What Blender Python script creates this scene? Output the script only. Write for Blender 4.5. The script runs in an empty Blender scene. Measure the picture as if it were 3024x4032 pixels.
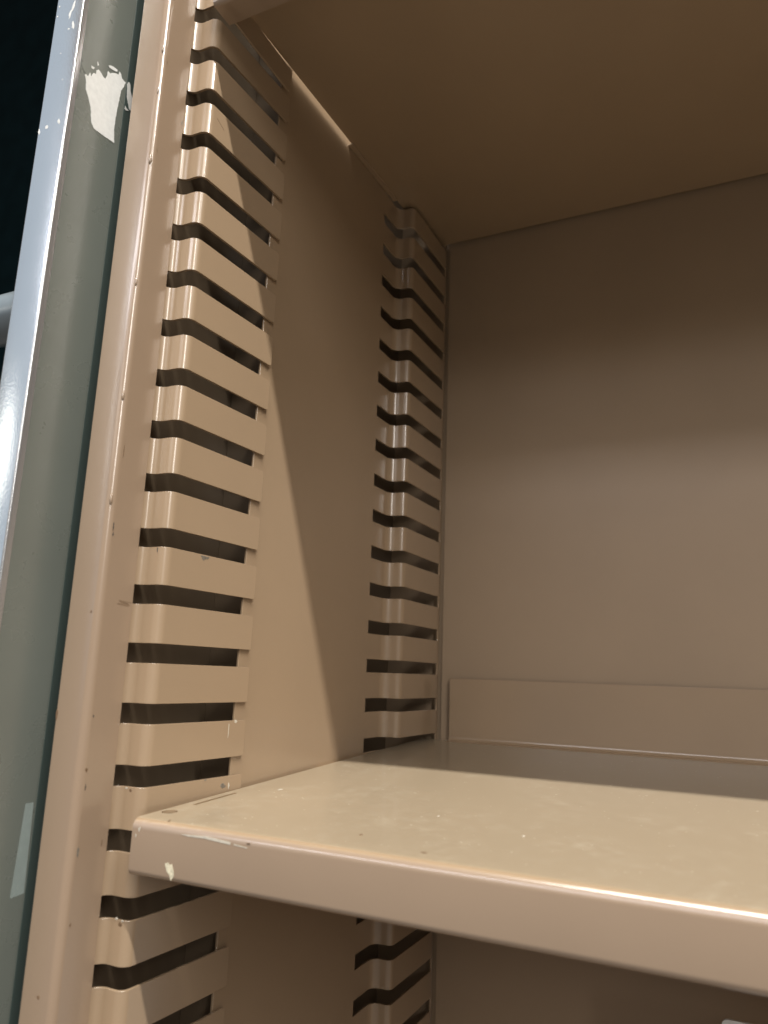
import bpy, bmesh, math, random
from mathutils import Vector, Matrix

random.seed(7)
S = 0.001                      # everything below is written in millimetres
Z0 = 1300.0                    # height of the first slot above the floor
scene = bpy.context.scene
C = scene.collection

# ------------------------------------------------------------------ materials
def nt(name):
    m = bpy.data.materials.new(name); m.use_nodes = True
    n = m.node_tree; n.nodes.clear()
    out = n.nodes.new('ShaderNodeOutputMaterial')
    b = n.nodes.new('ShaderNodeBsdfPrincipled')
    n.links.new(b.outputs[0], out.inputs[0])
    return m, n, b

def noise(n, vec, scale, detail=3.0, rough=0.55):
    t = n.nodes.new('ShaderNodeTexNoise')
    t.inputs['Scale'].default_value = scale
    t.inputs['Detail'].default_value = detail
    t.inputs['Roughness'].default_value = rough
    n.links.new(vec, t.inputs['Vector'])
    return t.outputs['Fac']

def ramp(n, fac, stops):
    r = n.nodes.new('ShaderNodeValToRGB')
    e = r.color_ramp.elements
    while len(e) < len(stops): e.new(0.5)
    for el, (p, c) in zip(e, stops):
        el.position = p; el.color = (c[0], c[1], c[2], 1) if isinstance(c, tuple) else (c, c, c, 1)
    n.links.new(fac, r.inputs[0])
    return r.outputs[0]

def mix(n, fac, a, b):
    m = n.nodes.new('ShaderNodeMix'); m.data_type = 'RGBA'
    for s, v in ((m.inputs[0], fac), (m.inputs[6], a), (m.inputs[7], b)):
        if isinstance(v, (float, int)): s.default_value = v
        elif isinstance(v, tuple): s.default_value = (v[0], v[1], v[2], 1)
        else: n.links.new(v, s)
    return m.outputs[2]

def enamel(name, col, rough=0.27, bump=0.09, peel=900, dust=0.0, spec=1.0, var=0.035, metallic=0.0, dist=0.00012, coat=0.0):
    """stove enamel on sheet steel: slight orange peel, faint mottling, fine grime specks"""
    m, n, b = nt(name)
    tc = n.nodes.new('ShaderNodeTexCoord'); v = tc.outputs['Object']
    big = noise(n, v, 14, 4)
    lo = tuple(c * (1 - var) for c in col); hi = tuple(min(1, c * (1 + var)) for c in col)
    c = ramp(n, big, [(0.3, lo), (0.7, hi)])
    grain = noise(n, v, 1100, 2)
    c = mix(n, ramp(n, grain, [(0.35, 0.0), (0.75, 0.06)]), c, tuple(min(1, x * 1.35) for x in col))
    sp = noise(n, v, 330, 1.5, 0.4)
    spm = ramp(n, sp, [(0.90, 0.0), (0.93, 0.4)])
    c = mix(n, spm, c, (0.11, 0.075, 0.045))
    rg = ramp(n, noise(n, v, 60, 5), [(0.3, rough - 0.015), (0.7, rough + 0.02)])
    if dust > 0:
        d1 = noise(n, v, 160, 8, 0.75); d2 = noise(n, v, 22, 4, 0.6)
        mm = n.nodes.new('ShaderNodeMath'); mm.operation = 'MULTIPLY'
        n.links.new(ramp(n, d1, [(0.48, 0.0), (0.68, 1.0)]), mm.inputs[0])
        n.links.new(ramp(n, d2, [(0.42, 0.15), (0.62, 1.0)]), mm.inputs[1])
        m2 = n.nodes.new('ShaderNodeMath'); m2.operation = 'MULTIPLY'; m2.inputs[1].default_value = dust
        ge = n.nodes.new('ShaderNodeNewGeometry'); sx = n.nodes.new('ShaderNodeSeparateXYZ')
        n.links.new(ge.outputs['True Normal'], sx.inputs[0])
        upf = ramp(n, sx.outputs[2], [(0.9, 0.0), (0.98, 1.0)])
        m3 = n.nodes.new('ShaderNodeMath'); m3.operation = 'MULTIPLY'
        n.links.new(mm.outputs[0], m3.inputs[0]); n.links.new(upf, m3.inputs[1])
        n.links.new(m3.outputs[0], m2.inputs[0])
        c = mix(n, upf, c, mix(n, 0.55, c, (0.295, 0.256, 0.182)))
        c = mix(n, m2.outputs[0], c, (0.45, 0.40, 0.30))
        rg = mix(n, upf, rg, (0.45, 0.45, 0.45))
        rg = mix(n, m2.outputs[0], rg, (0.7, 0.7, 0.7))
        fl = ramp(n, noise(n, v, 520, 1.0, 0.4), [(0.76, 0.0), (0.79, 0.6)])
        m4 = n.nodes.new('ShaderNodeMath'); m4.operation = 'MULTIPLY'
        n.links.new(fl, m4.inputs[0]); n.links.new(upf, m4.inputs[1])
        c = mix(n, m4.outputs[0], c, (0.72, 0.66, 0.52))
    n.links.new(c, b.inputs['Base Color']); n.links.new(rg, b.inputs['Roughness'])
    b.inputs['Specular IOR Level'].default_value = spec
    b.inputs['Metallic'].default_value = metallic
    b.inputs['Coat Weight'].default_value = coat
    b.inputs['Coat Roughness'].default_value = 0.12
    bp = n.nodes.new('ShaderNodeBump'); bp.inputs['Strength'].default_value = bump
    bp.inputs['Distance'].default_value = dist
    n.links.new(noise(n, v, peel, 2.5), bp.inputs['Height'])
    wv = n.nodes.new('ShaderNodeBump'); wv.inputs['Strength'].default_value = 0.12
    wv.inputs['Distance'].default_value = 0.0012
    n.links.new(noise(n, v, 11, 1.0), wv.inputs['Height'])
    n.links.new(wv.outputs[0], bp.inputs['Normal'])
    n.links.new(bp.outputs[0], b.inputs['Normal'])
    return m

def plain(name, col, rough=0.6, var=0.12, scale=220, spec=0.5, alpha=1.0, transmission=0.0):
    m, n, b = nt(name)
    tc = n.nodes.new('ShaderNodeTexCoord')
    f = noise(n, tc.outputs['Object'], scale, 4)
    c = ramp(n, f, [(0.3, tuple(x * (1 - var) for x in col)), (0.7, tuple(min(1, x * (1 + var)) for x in col))])
    n.links.new(c, b.inputs['Base Color'])
    b.inputs['Roughness'].default_value = rough
    b.inputs['Specular IOR Level'].default_value = spec
    b.inputs['Transmission Weight'].default_value = transmission
    b.inputs['Alpha'].default_value = alpha
    return m

BEIGE = (0.345, 0.25, 0.16)
M_BEIGE = enamel('beige_enamel', BEIGE, rough=0.25, coat=0.4)
M_BACK = enamel('beige_back_enamel', (0.335, 0.249, 0.167), rough=0.42, spec=0.5)
M_FRAME = enamel('beige_frame_enamel', (0.31, 0.226, 0.156), rough=0.23, coat=0.5)
M_DECK = enamel('dusty_beige_enamel', (0.335, 0.242, 0.15), rough=0.25, dust=0.36, coat=0.4)  # base yellowed so the underside carries warm bounce light in its colour
M_GREY = enamel('grey_green_enamel', (0.14, 0.156, 0.138), rough=0.28, bump=0.12, var=0.07)
M_TRIM = enamel('bright_steel', (0.62, 0.64, 0.66), rough=0.2, bump=0.18, peel=900, metallic=0.8, var=0.03, dist=0.00025)
M_WHITE = plain('white_paper', (0.70, 0.71, 0.69), 0.75, 0.06, 400)
M_BARE = plain('bare_pale_metal', (0.62, 0.57, 0.42), 0.5, 0.25, 900)
M_DARKCHIP = plain('dark_chip', (0.07, 0.06, 0.05), 0.6, 0.3, 900)
M_GREYCHIP = plain('grey_chip', (0.17, 0.15, 0.12), 0.6, 0.3, 900)
M_SCRATCH = plain('pale_scratch', (0.52, 0.48, 0.40), 0.5, 0.15, 900)
M_TAPE = plain('clear_tape', (0.42, 0.5, 0.48), 0.22, 0.05, 300, alpha=0.38)
M_CARD = plain('grey_white_card', (0.84, 0.86, 0.85), 0.6, 0.06, 300)
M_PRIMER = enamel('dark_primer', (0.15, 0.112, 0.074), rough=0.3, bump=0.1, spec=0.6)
M_SHADE = enamel('dark_teal_shade', (0.055, 0.078, 0.072), rough=0.45, bump=0.1, spec=0.4)  # dark colour for the painted shade beside the beige frame
M_GALV = enamel('pale_grey_enamel', (0.17, 0.205, 0.225), rough=0.3, bump=0.1)
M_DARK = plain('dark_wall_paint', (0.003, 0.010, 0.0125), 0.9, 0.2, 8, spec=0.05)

# ------------------------------------------------------------------ mesh tools
def finish(name, bm, mats, parent=None, bevel=0.35, smooth=True, segs=2):
    """link bm (mm, cabinet coordinates) as one mesh object"""
    bmesh.ops.recalc_face_normals(bm, faces=bm.faces[:])
    org = Vector((0, 0, 0))
    if parent is not None:
        p = parent; 
        while p is not None:
            org += p.location; p = p.parent
    for v in bm.verts:
        v.co = (v.co + Vector((0, 0, Z0))) * S - org
    me = bpy.data.meshes.new(name); bm.to_mesh(me); bm.free()
    for m in (mats if isinstance(mats, (list, tuple)) else [mats]): me.materials.append(m)
    if smooth:
        for p in me.polygons: p.use_smooth = True
        me.set_sharp_from_angle(angle=math.radians(32))
    o = bpy.data.objects.new(name, me); C.objects.link(o)
    if parent is not None: o.parent = parent
    if bevel:
        b = o.modifiers.new('bevel', 'BEVEL'); b.width = bevel * S; b.segments = segs
        b.limit_method = 'ANGLE'; b.angle_limit = math.radians(40); b.harden_normals = False
    return o

def empty(name, loc, label=None, cat=None, group=None):
    o = bpy.data.objects.new(name, None); C.objects.link(o)
    o.location = ((loc[0]) * S, loc[1] * S, (loc[2] + Z0) * S)
    o.empty_display_size = 0.05
    if label: o['label'] = label
    if cat: o['category'] = cat
    if group: o['group'] = group
    return o

def fillet(pts, seg=7):
    """pts: (x, y, r) corners -> list of 2-D points with rounded bends"""
    res = []
    for i, (x, y, r) in enumerate(pts):
        if i in (0, len(pts) - 1) or r <= 0:
            res.append(Vector((x, y))); continue
        P = Vector((x, y)); a = Vector(pts[i-1][:2]) - P; b = Vector(pts[i+1][:2]) - P
        a.normalize(); b.normalize()
        ang = a.angle(b); d = r / math.tan(ang / 2)
        t1, t2 = P + a * d, P + b * d
        cen = P + (a + b).normalized() * (r / math.sin(ang / 2))
        v1, v2 = t1 - cen, t2 - cen
        sw = v1.angle_signed(v2)
        for k in range(seg + 1):
            an = -sw * k / seg
            c, s = math.cos(an), math.sin(an)
            res.append(cen + Vector((c * v1.x - s * v1.y, s * v1.x + c * v1.y)))
    return res

def sheet(prof, vs, filled, th, to3d, bm=None, shift=None, holes=()):
    """bent, perforated sheet: prof = 2-D bend line, vs = breakpoints along the bend axis, filled(i,j) -> cell present.
    One welded shell of thickness th laid to the left of the bend line."""
    bm = bm or bmesh.new()
    nrm = []
    for i, p in enumerate(prof):
        ds = []
        if i: ds.append((p - prof[i-1]).normalized())
        if i < len(prof) - 1: ds.append((prof[i+1] - p).normalized())
        d = sum(ds, Vector((0, 0))).normalized()
        k = 1.0 / max(0.5, d.dot(ds[0]))
        nrm.append(Vector((-d.y, d.x)) * th * k)
    V = {}
    def vert(i, j, side):
        key = (i, j, side)
        if key not in V:
            p = prof[i]; v = vs[j]
            if shift:
                q, v = shift(i, j, p.copy(), v)
            else: q = p
            V[key] = bm.verts.new(to3d(q + nrm[i] * side, v))
        return V[key]
    NI, NJ = len(prof) - 1, len(vs) - 1
    F = lambda i, j: 0 <= i < NI and 0 <= j < NJ and filled(i, j)
    for i in range(NI):
        for j in range(NJ):
            if not F(i, j): continue
            hole = next((h for h in holes if h[0] == i and h[1] == j), None)
            if hole is None:
                for s in (0, 1):
                    bm.faces.new([vert(i, j, s), vert(i+1, j, s), vert(i+1, j+1, s), vert(i, j+1, s)])
            else:
                rings = []
                a, b = prof[i], prof[i+1]
                cu, cv = (a + b) / 2, (vs[j] + vs[j+1]) / 2
                du = (b - a).normalized(); r = hole[2]; N = 24
                for s in (0, 1):
                    ring = []
                    for k in range(N):
                        an = math.pi * 2 * k / N - math.pi * 3 / 4
                        ring.append(bm.verts.new(to3d(cu + du * (r * math.cos(an)) + nrm[i] * s, cv + r * math.sin(an))))
                    rings.append(ring)
                    cor = [vert(i, j, s), vert(i+1, j, s), vert(i+1, j+1, s), vert(i, j+1, s)]
                    for q in range(4):
                        arc = [ring[(q * N // 4 + k) % N] for k in range(N // 4 + 1)]
                        bm.faces.new([cor[q], cor[(q+1) % 4]] + arc[::-1])
                for k in range(N):
                    bm.faces.new([rings[0][k], rings[0][(k+1) % N], rings[1][(k+1) % N], rings[1][k]])
            for (ii, jj, e0, e1) in ((i-1, j, (i, j), (i, j+1)), (i+1, j, (i+1, j), (i+1, j+1)),
                                     (i, j-1, (i, j), (i+1, j)), (i, j+1, (i, j+1), (i+1, j+1))):
                if not F(ii, jj):
                    bm.faces.new([vert(*e0, 0), vert(*e1, 0), vert(*e1, 1), vert(*e0, 1)])
    return bm

def box(bm, x0, x1, y0, y1, z0, z1, mi=0):
    r = bmesh.ops.create_cube(bm, size=1)
    for v in r['verts']:
        v.co = Vector(((x0+x1)/2 + v.co.x*(x1-x0), (y0+y1)/2 + v.co.y*(y1-y0), (z0+z1)/2 + v.co.z*(z1-z0)))
    for f in {f for v in r['verts'] for f in v.link_faces}: f.material_index = mi
    return bm

def flake(bm, pts, nrm, th=0.12, mi=1):
    """a paint chip or smear: a thin raised or bared island of its own outline lying on a surface"""
    n = Vector(nrm)
    a = [bm.verts.new(Vector(p) + n * th) for p in pts]
    b = [bm.verts.new(Vector(p) - n * 0.25) for p in pts]
    fs = [bm.faces.new(a)]
    for k in range(len(a)):
        fs.append(bm.faces.new([a[k], a[(k+1) % len(a)], b[(k+1) % len(a)], b[k]]))
    for f in fs: f.material_index = mi

def blob(cx, cz, w, h, n=11, jag=0.3, tilt=0.0):
    r = []
    for k in range(n):
        an = 2 * math.pi * k / n; q = 1 + random.uniform(-jag, jag)
        x, z = w * q * math.cos(an) / 2, h * q * math.sin(an) / 2
        r.append((cx + x * math.cos(tilt) - z * math.sin(tilt), cz + x * math.sin(tilt) + z * math.cos(tilt)))
    return r

P, SLOT = 25.4, 8.5            # slot pitch and slot height
ZT, ZB = 352.0, -760.0         # underside of cabinet top, cabinet bottom
W = 914.0                      # clear width
YB = 295.0                     # back panel
vert3 = lambda q, v: Vector((q.x, q.y, v))

# slot z breakpoints from bottom to top, with small extra rows that round the finger corners
ks = list(range(-12, 29))
def slot_rows():
    rows = [ZB]
    for k in ks[::-1]:
        z = -(k) * P                       # slot k spans z .. z+SLOT
        if z - 2 < ZB or z + SLOT + 2 > ZT: continue
        rows += [z - 1.1, z, z + SLOT, z + SLOT + 1.1]
    rows.append(ZT)
    return rows
rows = slot_rows()
is_slot = [abs((rows[j+1] - rows[j]) - SLOT) < 0.01 for j in range(len(rows) - 1)]

# ------------------------------------------------------------------ cabinet
cab = empty('storage_cabinet', (W / 2, 136, ZB),
            'open beige enamelled steel cabinet with slotted shelf posts, standing right of the grey upright', 'cabinet')

# face frame: square bent channel with its return
bm = bmesh.new()
sheet(fillet([(-29.5, 4, 0), (-29.5, -23, 1.3), (-12, -23, 3.4), (-12, -4.2, 0)], 8), [ZB, ZT], lambda i, j: True, 1.3, vert3, bm)
X_ = -12.0
for (y, z, h, w, mi) in ((-20.0, -273.8, 7, 1.1, 1), (-19.7, -277, 2.5, 1.2, 1), (-19.7, -372.9, 2.6, 2.4, 3), (-19.2, -379.5, 3.6, 0.9, 1),
                         (-19.3, -403.4, 6.5, 1.6, 2), (-19.0, -240, 9, 0.7, 3), (-19.2, -352, 2, 1.2, 1), (-19.1, -430, 3, 1.0, 3),
                         (-7.2, -402, 5, 0.6, 3), (-5.2, -64, 5, 1.4, 2), (-19.4, -90, 3.5, 1.0, 3), (-19.3, -40, 4.5, 0.9, 3)):
    flake(bm, [(X_, a, b) for a, b in blob(y, z, w * .6, h * .6, 13, .45)], (1, 0, 0), 0.06, mi)
for k in range(5):                          # pencil-like scuff
    z = -304.2 - 0.42 * k; y0 = -13 + random.uniform(-.5, 2); y1 = -4.9 - random.uniform(0, 2)
    flake(bm, [(X_, y0, z), (X_, y1, z - 0.5), (X_, y1, z - 0.72), (X_, y0, z - 0.16)], (1, 0, 0), 0.03, 3)
for (x, z, w, h) in ((-28.4, -352, 1.0, 4), (-20, -455, 1.2, 1.4), (-16, -310, 0.9, 1.2)):
    flake(bm, [(a, -23.0, b) for a, b in blob(x, z, w, h)], (0, -1, 0), 0.05, 3)
# runs in the paint along the front bend
for (z, r) in ((-34, 1.0), (-58, .8), (-96, 1.1), (-160, .8), (-215, .9), (-262, 1.0)):
    s = bmesh.ops.create_icosphere(bm, subdivisions=2, radius=1.0)
    for v in s['verts']:
        v.co = Vector((-13.0 + v.co.x * .7 * r, -22.1 + v.co.y * .7 * r, z + v.co.z * 2.6 * r))
M_BROWNCHIP = plain('brown_chip', (0.16, 0.10, 0.055), 0.5, 0.3, 900)
finish('face_frame', bm, [M_FRAME, M_DARKCHIP, M_GREYCHIP, M_BROWNCHIP], cab, bevel=0)

# front slotted post: a comb whose fingers wrap the corner and lap over the side panel
XF, YF = 3.9, 64.0
prof = fillet([(-13.5, -18, 0), (-13.5, -9, 0), (-13.5, 0, 4.5), (0, 0, 4.6), (XF * .98, YF - 1.1, 0), (XF, YF, 0)], 8)
spine = 1
def fillf(i, j): return i < spine or not is_slot[j]
NP = len(prof)
def shf(i, j, p, v):
    if i == NP - 1:
        up = j < len(is_slot) and is_slot[j]; dn = j > 0 and is_slot[j-1]
        if up: v -= 0.45; p = p - Vector((0.02, 0.45))
        if dn: v += 0.45; p = p - Vector((0.02, 0.45))
    return p, v
bm = sheet(prof, rows, fillf, 1.3, vert3, None, shf)
fx = lambda y: XF * y / YF
def onside(pts): return [(fx(y) , y, z) for y, z in pts]
flake(bm, onside([(22.2, -279.9), (28.4, -280.0), (27.2, -281.2), (25.6, -281.3), (24.4, -282.3), (23.2, -281.2)]), (1, 0, 0), .06, 2)
flake(bm, [(-5.2, 0, -279.6), (-4.4, 0, -279.7), (-4.5, 0, -282.4), (-5.0, 0, -281.5)], (0, -1, 0), .06, 1)
flake(bm, onside(blob(50.5, -385.2, 3.4, 2.2)), (1, 0, 0), .05, 2)
flake(bm, onside(blob(54.6, -385.6, 1.2, 2.6)), (1, 0, 0), .07, 3)
flake(bm, onside(blob(51.5, -360.0, 0.6, 7.0)), (1, 0, 0), .04, 3)
flake(bm, onside(blob(38, -381.4, 1.8, 0.8)), (1, 0, 0), .06, 2)
flake(bm, onside(blob(56.5, -356.2, 2.0, 1.6)), (1, 0, 0), .05, 3)
flake(bm, [(a, 0, b) for a, b in blob(-4.6, -433.2, 2.0, 2.0)], (0, -1, 0), .06, 4)
flake(bm, [(a, 0, b) for a, b in blob(-6.2, -382.3, 1.6, 1.2)], (0, -1, 0), .06, 4)
for (x, z) in ((-7, -431.5), (-3.8, -432), (-8.6, -381.6)):
    flake(bm, [(a, 0, b) for a, b in blob(x, z, 1.4, .8)], (0, -1, 0), .05, 3)
flake(bm, onside([(6, -56), (12, -59), (12, -59.5), (6, -56.5)]), (1, 0, 0), .04, 4)
finish('slotted_post', bm, [M_BEIGE, M_DARKCHIP, M_GREYCHIP, M_SCRATCH, M_BROWNCHIP], cab, bevel=0.3)

# inner side panel with the rear slotted bead formed in it
XW = 1.8
YL = 198.2
prof = fillet([(XW, 57.2, 0), (XW, YL, 0), (XW, 223.3, 6.0), (14.7, 223.3, 4.2), (15.2, 290.5, 0), (15.2, 292.5, 0)], 8)
iL = 1
NP2 = len(prof)
def fillr(i, j): return not (is_slot[j] and iL <= i < NP2 - 2)
bm = sheet(prof, rows, fillr, 1.3, vert3)
finish('side_panel', bm, M_BEIGE, cab, bevel=0.25)

# outer skin, its inner baffle and the back
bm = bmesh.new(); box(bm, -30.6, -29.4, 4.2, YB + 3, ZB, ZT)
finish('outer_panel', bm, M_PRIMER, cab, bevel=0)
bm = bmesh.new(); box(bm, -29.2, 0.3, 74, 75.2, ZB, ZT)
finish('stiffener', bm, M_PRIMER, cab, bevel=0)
bm = bmesh.new(); box(bm, 17.2, W + 30, YB, YB + 1.2, ZB, ZT); box(bm, -29.2, 17.1, YB + 1.8, YB + 3, ZB, ZT)
finish('back_panel', bm, M_BACK, cab, bevel=0)
# the far side, top and bottom, which close the cabinet
bm = sheet(fillet([(W + 12, -4.2, 0), (W + 12, -23, 2.6), (W + 29.5, -23, 1.3), (W + 29.5, 4, 0)], 6), [ZB, ZT], lambda i, j: True, 1.3, vert3)
finish('face_frame', bm, M_FRAME, cab, bevel=0)
bm = bmesh.new(); box(bm, W, W + 1.3, -4, 293, ZB, ZT)
finish('side_panel', bm, M_BEIGE, cab, bevel=0)
bm = bmesh.new(); box(bm, W + 29, W + 30, 4.2, YB, ZB, ZT)
finish('outer_panel', bm, M_BEIGE, cab, bevel=0)
bm = bmesh.new(); box(bm, -30, W + 30, -23, YB + 3, ZT, ZT + 30)
finish('top_panel', bm, M_FRAME, cab, bevel=1.0)
bm = bmesh.new(); box(bm, -30, W + 30, -23, YB + 3, ZB - 60, ZB)
finish('bottom_panel', bm, M_FRAME, cab, bevel=1.0)

# ------------------------------------------------------------------ shelves
def shelf(name, label, xs, ys, zf, tilt, back_y, lip, upstand, marks, up_x=25.8, punched=True):
    """bent steel shelf: hem, front lip, deck; deck rises slightly to the back as it hangs in the slots"""
    root = empty(name, (W / 2, (ys + back_y) / 2, zf), label, 'shelf', 'beige steel shelves of the cabinet')
    root.rotation_euler = (0, 0, 0)
    x1 = W - 4
    zy = lambda y: zf + tilt * (y - ys)
    to3 = lambda q, v: Vector((v, q.x, q.y))
    hx0, hx1 = xs + 1.0, xs + 1.0 + 7.6
    hy = ys + 12.2 + 3.4
    # the line is walked so that its outer face is on the right: deck from the back, over the lip, into the hem
    pts = [(back_y, zy(back_y), 0)]
    for y in (ys + 61, ys + 31.2, hy + 3.9, hy - 3.9):
        pts.append((y, zy(y), 0))
    pts += [(ys, zf, 4.0), (ys, zf - lip, 2.4), (ys + 14, zf - lip + 0.4, 0)]
    # outer face must lie to the right of travel: travelling -y on top the right side is +z
    pr = fillet(pts, 8)
    vs = [xs, hx0, hx0 + 2.7, hx0 + 4.2, hx1, x1]
    i_slit = 1; i_hole = 3
    fl = lambda i, j: not (i == i_slit and j == 2)
    # hole cell spans hx0..hx1: merge by making it its own sheet cell columns
    bm = bmesh.new()
    # simple grid with one wide hole column
    sheet(pr, [xs, hx0, hx1, x1], lambda i, j: not (punched and i == i_slit and j == 1), 1.2, to3, bm, None, [(i_hole, 1, 3.3)] if punched else [])
    # close the slit cell to a narrow slit: two strips
    a0, a1 = pr[i_slit], pr[i_slit + 1]
    for (u0, u1) in ((hx0, hx0 + 2.9), (hx0 + 4.6, hx1)) if punched else ():
        sheet([a0, a1], [u0, u1], lambda i, j: True, 1.2, to3, bm)
    bmesh.ops.remove_doubles(bm, verts=bm.verts[:], dist=0.001)
    for f in bm.faces:
        if f.calc_center_median().y < ys + 0.9 or f.calc_center_median().z < zf - lip + 4: f.material_index = 4
    for (pl, mi, kind) in marks:
        if kind == 'lip': flake(bm, [(x, ys, z) for x, z in pl], (0, -1, 0), 0.09, mi)
        else: flake(bm, [(x, y, zy(y)) for x, y in pl], (0, 0, 1), 0.12, mi)
    finish('deck', bm, [M_DECK, M_BARE, M_SCRATCH, M_BROWNCHIP, M_FRAME], root, bevel=0)
    # stiffening flanges under the two ends, hooked into the slots, plus added light-stopping slivers
    for (xa, xb) in ((xs + 0.1, xs + 1.3), (x1 - 1.3, x1 - .1)):
        bm = bmesh.new()
        box(bm, xa, xb, ys + 13, 60, zf - 16, zf - 1.0)
        finish('end_flange_or_light_stop', bm, M_BEIGE, root, bevel=.2)
        bm = bmesh.new()
        lo, hi = (XW + 0.15, xb) if xa < W / 2 else (xa, W - 0.2)
        box(bm, lo, hi, 138, 212, -2.2, -1.1)  # added sliver shutting the wall gap so the light strip ends here
        for v in bm.verts: v.co.z += zy(v.co.y)
        finish('end_flange_or_light_stop', bm, M_BEIGE, root, bevel=.2)
    if upstand:
        ub = back_y
        pr = fillet([(ub, zy(ub) + upstand, 0), (ub, zy(ub) + 0.15, 3.0), (ub - 9, zy(ub - 9) + 0.15, 0)], 8)
        pr = pr[::-1]
        bm = sheet(pr, [up_x, W - up_x], lambda i, j: True, -1.0, to3)
        finish('rear_flange', bm, M_BEIGE, root, bevel=.25)
    return root

lipmarks = [([(22.6, -405.3), (24.2, -404.7), (25.0, -405.6), (26.0, -405.0), (27.2, -407.6), (27.4, -409.2), (26.2, -411.0), (25.2, -409.0), (23.8, -408.0)], 1, 'lip'),
            ([(29, -394.0), (41.3, -393.4), (52.5, -394.1), (52.4, -394.95), (46, -394.6), (40.5, -394.2), (33, -394.4)], 2, 'lip'),
            (blob(8.2, -394.6, 1.0, 1.6, 11, .5), 2, 'lip'),
            (blob(6.8, -397.0, .5, 1.2), 2, 'lip'),
            ([(54, -394.5), (60, -395.0), (60, -395.3), (54, -394.9)], 2, 'lip'),
            (blob(60.5, -393.6, 1.6, .6), 3, 'lip'),
            (blob(22.9, 69.6, 1.6, 3.4), 2, 'top'), (blob(96, 12, 1.1, 1.6), 3, 'top'), (blob(126, 1, 2.4, 1.2), 3, 'top'),
            (blob(20, -5, .6, 3.0, tilt=.5), 3, 'top'), (blob(150, 40, 1, 2), 2, 'top'), (blob(240, 20, 1, 2), 2, 'top'),
            (blob(110, 55, .8, 2), 2, 'top')]
shelf('metal_shelf', 'dusty beige steel shelf in the middle with a white chip on its front lip', 4.7, -8.6, -390.7, 0.0457, 289.8, 21.2, 44.7, lipmarks)
shelf('metal_shelf', 'upper beige steel shelf seen only from its dark underside', 4.4, -9.6, 17.0, 0.052, 291.0, 20.6, 44.7, [], up_x=16.4, punched=False)

# ------------------------------------------------------------------ card on the back panel
bm = bmesh.new()
x0, x1, z0, z1, r = 207.6, 357.0, ZB + 0.2, -486.2, 3.0
ol = []
for cx, cz, a0 in ((x1 - r, z1 - r, 0), (x0 + r, z1 - r, 90), (x0 + r, z0 + r, 180), (x1 - r, z0 + r, 270)):
    for k in range(7):
        a = math.radians(a0 + 15 * k); ol.append((cx + r * math.cos(a), cz + r * math.sin(a)))
A = [bm.verts.new((x, 181.0, z)) for x, z in ol]; B = [bm.verts.new((x, 182.5, z)) for x, z in ol]
bm.faces.new(A); bm.faces.new(B[::-1])
for k in range(len(A)): bm.faces.new([A[k], A[(k+1) % len(A)], B[(k+1) % len(A)], B[k]])
o = finish('label_card', bm, M_CARD, None, bevel=0, smooth=False)
o['label'] = 'pale grey card standing in the compartment below the shelf, only its rounded top corner showing'; o['category'] = 'card'

# ------------------------------------------------------------------ grey upright at the left
GX, GY = -40.0, -49.5
rack = empty('grey_rack', (-49, -4, ZB), 'grey-green steel upright with bright front edge, left of the beige cabinet', 'rack')
bm = bmesh.new(); box(bm, -57.6, GX, GY + 2.4, 44, ZB - 60, ZT + 120)
finish('upright', bm, M_GREY, rack, bevel=1.4, segs=3)
bm = sheet(fillet([(-58.0, GY + 10, 0), (-58.0, GY, .8), (GX + .35, GY, 1.0), (GX + .35, GY + 3.4, 0)], 5), [ZB - 60, ZT + 120], lambda i, j: True, 0.6, vert3)
for (x, z, w, h) in ((-56.2, -23.5, 1, 1.2), (-55.8, -17.8, .9, 1), (-44.4, -86.2, 1.5, 2.4), (-52.1, -86.7, 1.6, 1.9), (-57.0, -87.5, 1.1, 3.6),
                     (-47.4, -26, 1.6, 4.5), (-45.8, -21.6, 1.6, 5), (-46.9, -34.3, 1.2, 1.3), (-44.3, -33, 1.4, 4.5), (-45.2, -14, 2.2, 6), (-50, -47, .5, .6), (-46, -63, .6, .6)):
    flake(bm, [(a, GY, b) for a, b in blob(x, z, w, h, 10, .4, random.uniform(-.5, .5))], (0, -1, 0), .06, 1)
finish('edge_trim', bm, [M_TRIM, M_WHITE], rack, bevel=0)
bm = bmesh.new()
r_ = bmesh.ops.create_cone(bm, cap_ends=True, segments=32, radius1=11.5, radius2=11.5, depth=520)
for v in r_['verts']:
    v.co = Vector((-57.4 - 260 + v.co.z, -36 + v.co.x, -173.5 + v.co.y))
finish('cross_rail', bm, M_GALV, rack, bevel=0)
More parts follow.
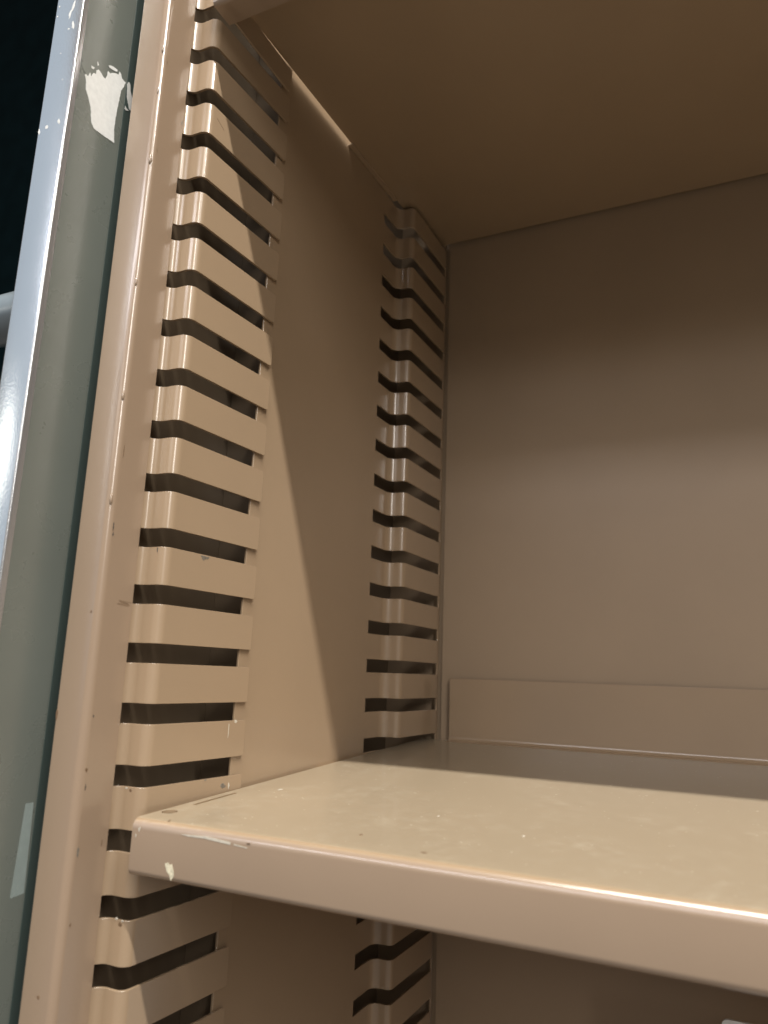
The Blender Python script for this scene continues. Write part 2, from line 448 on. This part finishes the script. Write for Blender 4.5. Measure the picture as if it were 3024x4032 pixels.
# torn white sticker
def plate(name, outlines, th, mat, x=GX, lift=0.0):
    bm = bmesh.new()
    for ol in outlines:
        a = [bm.verts.new((x + th + lift, y, z)) for y, z in ol]; b = [bm.verts.new((x + 0.02, y, z)) for y, z in ol]
        bm.faces.new(a); bm.faces.new(b[::-1])
        for k in range(len(a)): bm.faces.new([a[k], a[(k+1) % len(a)], b[(k+1) % len(a)], b[k]])
    return finish(name, bm, mat, rack, bevel=0, smooth=False)
def rag(ol, amt, step=1.1):
    res = []
    for k in range(len(ol)):
        p, q = Vector(ol[k]), Vector(ol[(k+1) % len(ol)])
        m = max(1, int((q - p).length / step))
        for s in range(m):
            t = p.lerp(q, s / m)
            res.append((t.x + random.uniform(-amt, amt), t.y + random.uniform(-amt, amt)))
    return res
main = [(-41.6, -58.6), (-42.8, -56.8), (-42.2, -55.9), (-40.9, -56.1), (-39.9, -53.3), (-39.1, -54.9), (-38.0, -52.0), (-36.5, -51.3), (-36.5, -49.1), (-35.4, -47.8), (-33.8, -48.2),
        (-32.3, -49.3), (-30.7, -49.3), (-30.1, -46.8), (-29.9, -43.8), (-28.5, -44.1), (-27.1, -42.8), (-25.3, -41.3), (-23.3, -40.7), (-22.8, -38.4), (-21.9, -39.1), (-20.9, -40.9),
        (-19.5, -41.2), (-18.4, -40.9), (-19.3, -44.9), (-20.6, -47.7), (-20.9, -52.3), (-21.3, -57.0), (-21.8, -64.3), (-21.8, -71.2), (-20.8, -78.3), (-26.9, -78.9), (-33.4, -79.6),
        (-35.6, -77.6), (-37.0, -70.5), (-39.1, -66.6), (-41.0, -63.7)]
side = [(-17.5, -41.6), (-16.7, -39.3), (-15.4, -40.5), (-14.9, -43.7), (-13.1, -47.0), (-12.5, -53.9), (-14.5, -54.0), (-16.7, -48.6)]
bits = [[(-39.6, -49.2), (-37.8, -48.7), (-38.3, -50.0), (-39.6, -50.2)], [(-36.6, -44.0), (-35.5, -45.3), (-36.4, -46.4)],
        [(-30.0, -40.7), (-27.6, -39.2), (-24.3, -38.5), (-24.5, -40.0), (-27.3, -41.0), (-29.3, -41.5)],
        [(-17.2, -54.0), (-16.4, -54.2), (-16.2, -55), (-17.1, -55.2)], [(-17.5, -55.6), (-15.9, -54.6), (-14.4, -55.0), (-16.6, -56.2)]]
bits = [rag(b_, .12, .6) for b_ in bits]
plate('sticker_remnant', [rag(main, .14, .7), ] + bits[:3], 0.16, M_WHITE)['label'] = 'torn white sticker remnant on the grey upright'
plate('shade_strip', [[(-17.6, ZB - 60), (-17.6, ZT + 120), (20, ZT + 120), (20, ZB - 60)]], 0.35, M_SHADE)  # frame's cast shadow on the upright, laid on as a dark strip
plate('sticker_remnant', [rag(side, .12, .7)] + bits[3:], 0.5, M_WHITE)['label'] = 'torn shred of white sticker on the painted shade strip'
plate('tape_strip', [[(-22.9, -388), (-19, -388), (-18.1, -422.8), (-24.4, -423.4), (-24.6, -422.6)]], 0.07, M_TAPE)['label'] = 'clear tape strip low on the grey upright'

# ------------------------------------------------------------------ dark room beyond
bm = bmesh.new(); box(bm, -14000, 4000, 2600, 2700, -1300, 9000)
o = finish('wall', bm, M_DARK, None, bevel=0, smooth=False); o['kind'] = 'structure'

# ------------------------------------------------------------------ lights (ceiling fluorescent fixtures, a pale window, added glare, fill and highlight lamps)
def area(name, loc, target, sx, sy, power, col):
    l = bpy.data.lights.new(name, 'AREA'); l.shape = 'RECTANGLE'; l.size = sx; l.size_y = sy; l.energy = power; l.color = col
    o = bpy.data.objects.new(name, l); C.objects.link(o)
    o.location = (loc[0], loc[1], loc[2] + Z0 * S)
    d = Vector(target) - Vector(loc)
    # keep the tube's long side along world x
    z = -d.normalized(); x = Vector((1, 0, 0)); x = (x - z * x.dot(z)).normalized(); y = z.cross(x)
    o.rotation_euler = Matrix((x, y, z)).transposed().to_euler()
    return o
area('ceiling_or_added_light', (0.9, -1.0, 2.2), (0.1, 0.1, -0.3), 2.9, 0.05, 172, (1.0, 0.95, 0.885))
area('ceiling_or_added_light', (-0.9, -4.0, 2.25), (0.3, 0.25, -0.3), 4.2, 0.45, 60, (0.95, 0.94, 1.0))
area('ceiling_or_added_light', (-0.6, -7.6, 2.25), (0.3, 0.25, -0.2), 5.0, 0.8, 27, (1.0, 0.94, 0.90))  # added lamp row, fill for the upper back wall
area('ceiling_or_added_light', (-1.69, -1.25, 0.26), (-0.05, -0.05, -0.24), 0.26, 0.17, 1.0, (1.0, 0.97, 0.88))  # small low lamp, added for the glare on the edge trim
area('window_light', (-2.05, -1.55, 1.1), (-0.05, -0.05, -0.1), 1.3, 3.8, 7.5, (0.52, 0.76, 1.0))
area('added_highlight_light', (2.6, -2.7, 1.4), (0.0, 0.0, -0.25), 0.26, 1.9, 50, (1.0, 0.94, 0.88))  # added tall strip behind the camera for bend highlights and fill

w = bpy.data.worlds.new('World'); scene.world = w; w.use_nodes = True
bg = w.node_tree.nodes['Background']; bg.inputs[0].default_value = (1.0, 0.92, 0.84, 1); bg.inputs[1].default_value = 0.19

# ------------------------------------------------------------------ camera
cam = bpy.data.cameras.new('camera'); co = bpy.data.objects.new('camera', cam); C.objects.link(co)
yaw, pit, rol = (math.radians(a) for a in (25.89, 12.15, 2.10))
fw = Vector((-math.sin(yaw) * math.cos(pit), math.cos(yaw) * math.cos(pit), math.sin(pit)))
rt = Vector((math.cos(yaw), math.sin(yaw), 0)); up = rt.cross(fw)
c, s = math.cos(rol), math.sin(rol)
r2, u2 = rt * c + up * s, up * c - rt * s
co.matrix_world = Matrix.Translation((0.23021, -0.25497, -0.33128 + Z0 * S)) @ Matrix((r2, u2, -fw)).transposed().to_4x4()
cam.sensor_fit = 'VERTICAL'; cam.sensor_height = 36.0; cam.lens = 36 * 2968.3 / 4032
cam.clip_start = 0.01; cam.clip_end = 100
cam.dof.use_dof = True; cam.dof.focus_distance = 0.40; cam.dof.aperture_fstop = 10.5
scene.camera = co

scene.view_settings.view_transform = 'Standard'
scene.view_settings.look = 'None'
scene.view_settings.exposure = 0.0
scene.view_settings.gamma = 1.0
scene.view_settings.use_curve_mapping = False
scene.cycles.use_denoising = True
scene.cycles.max_bounces = 10
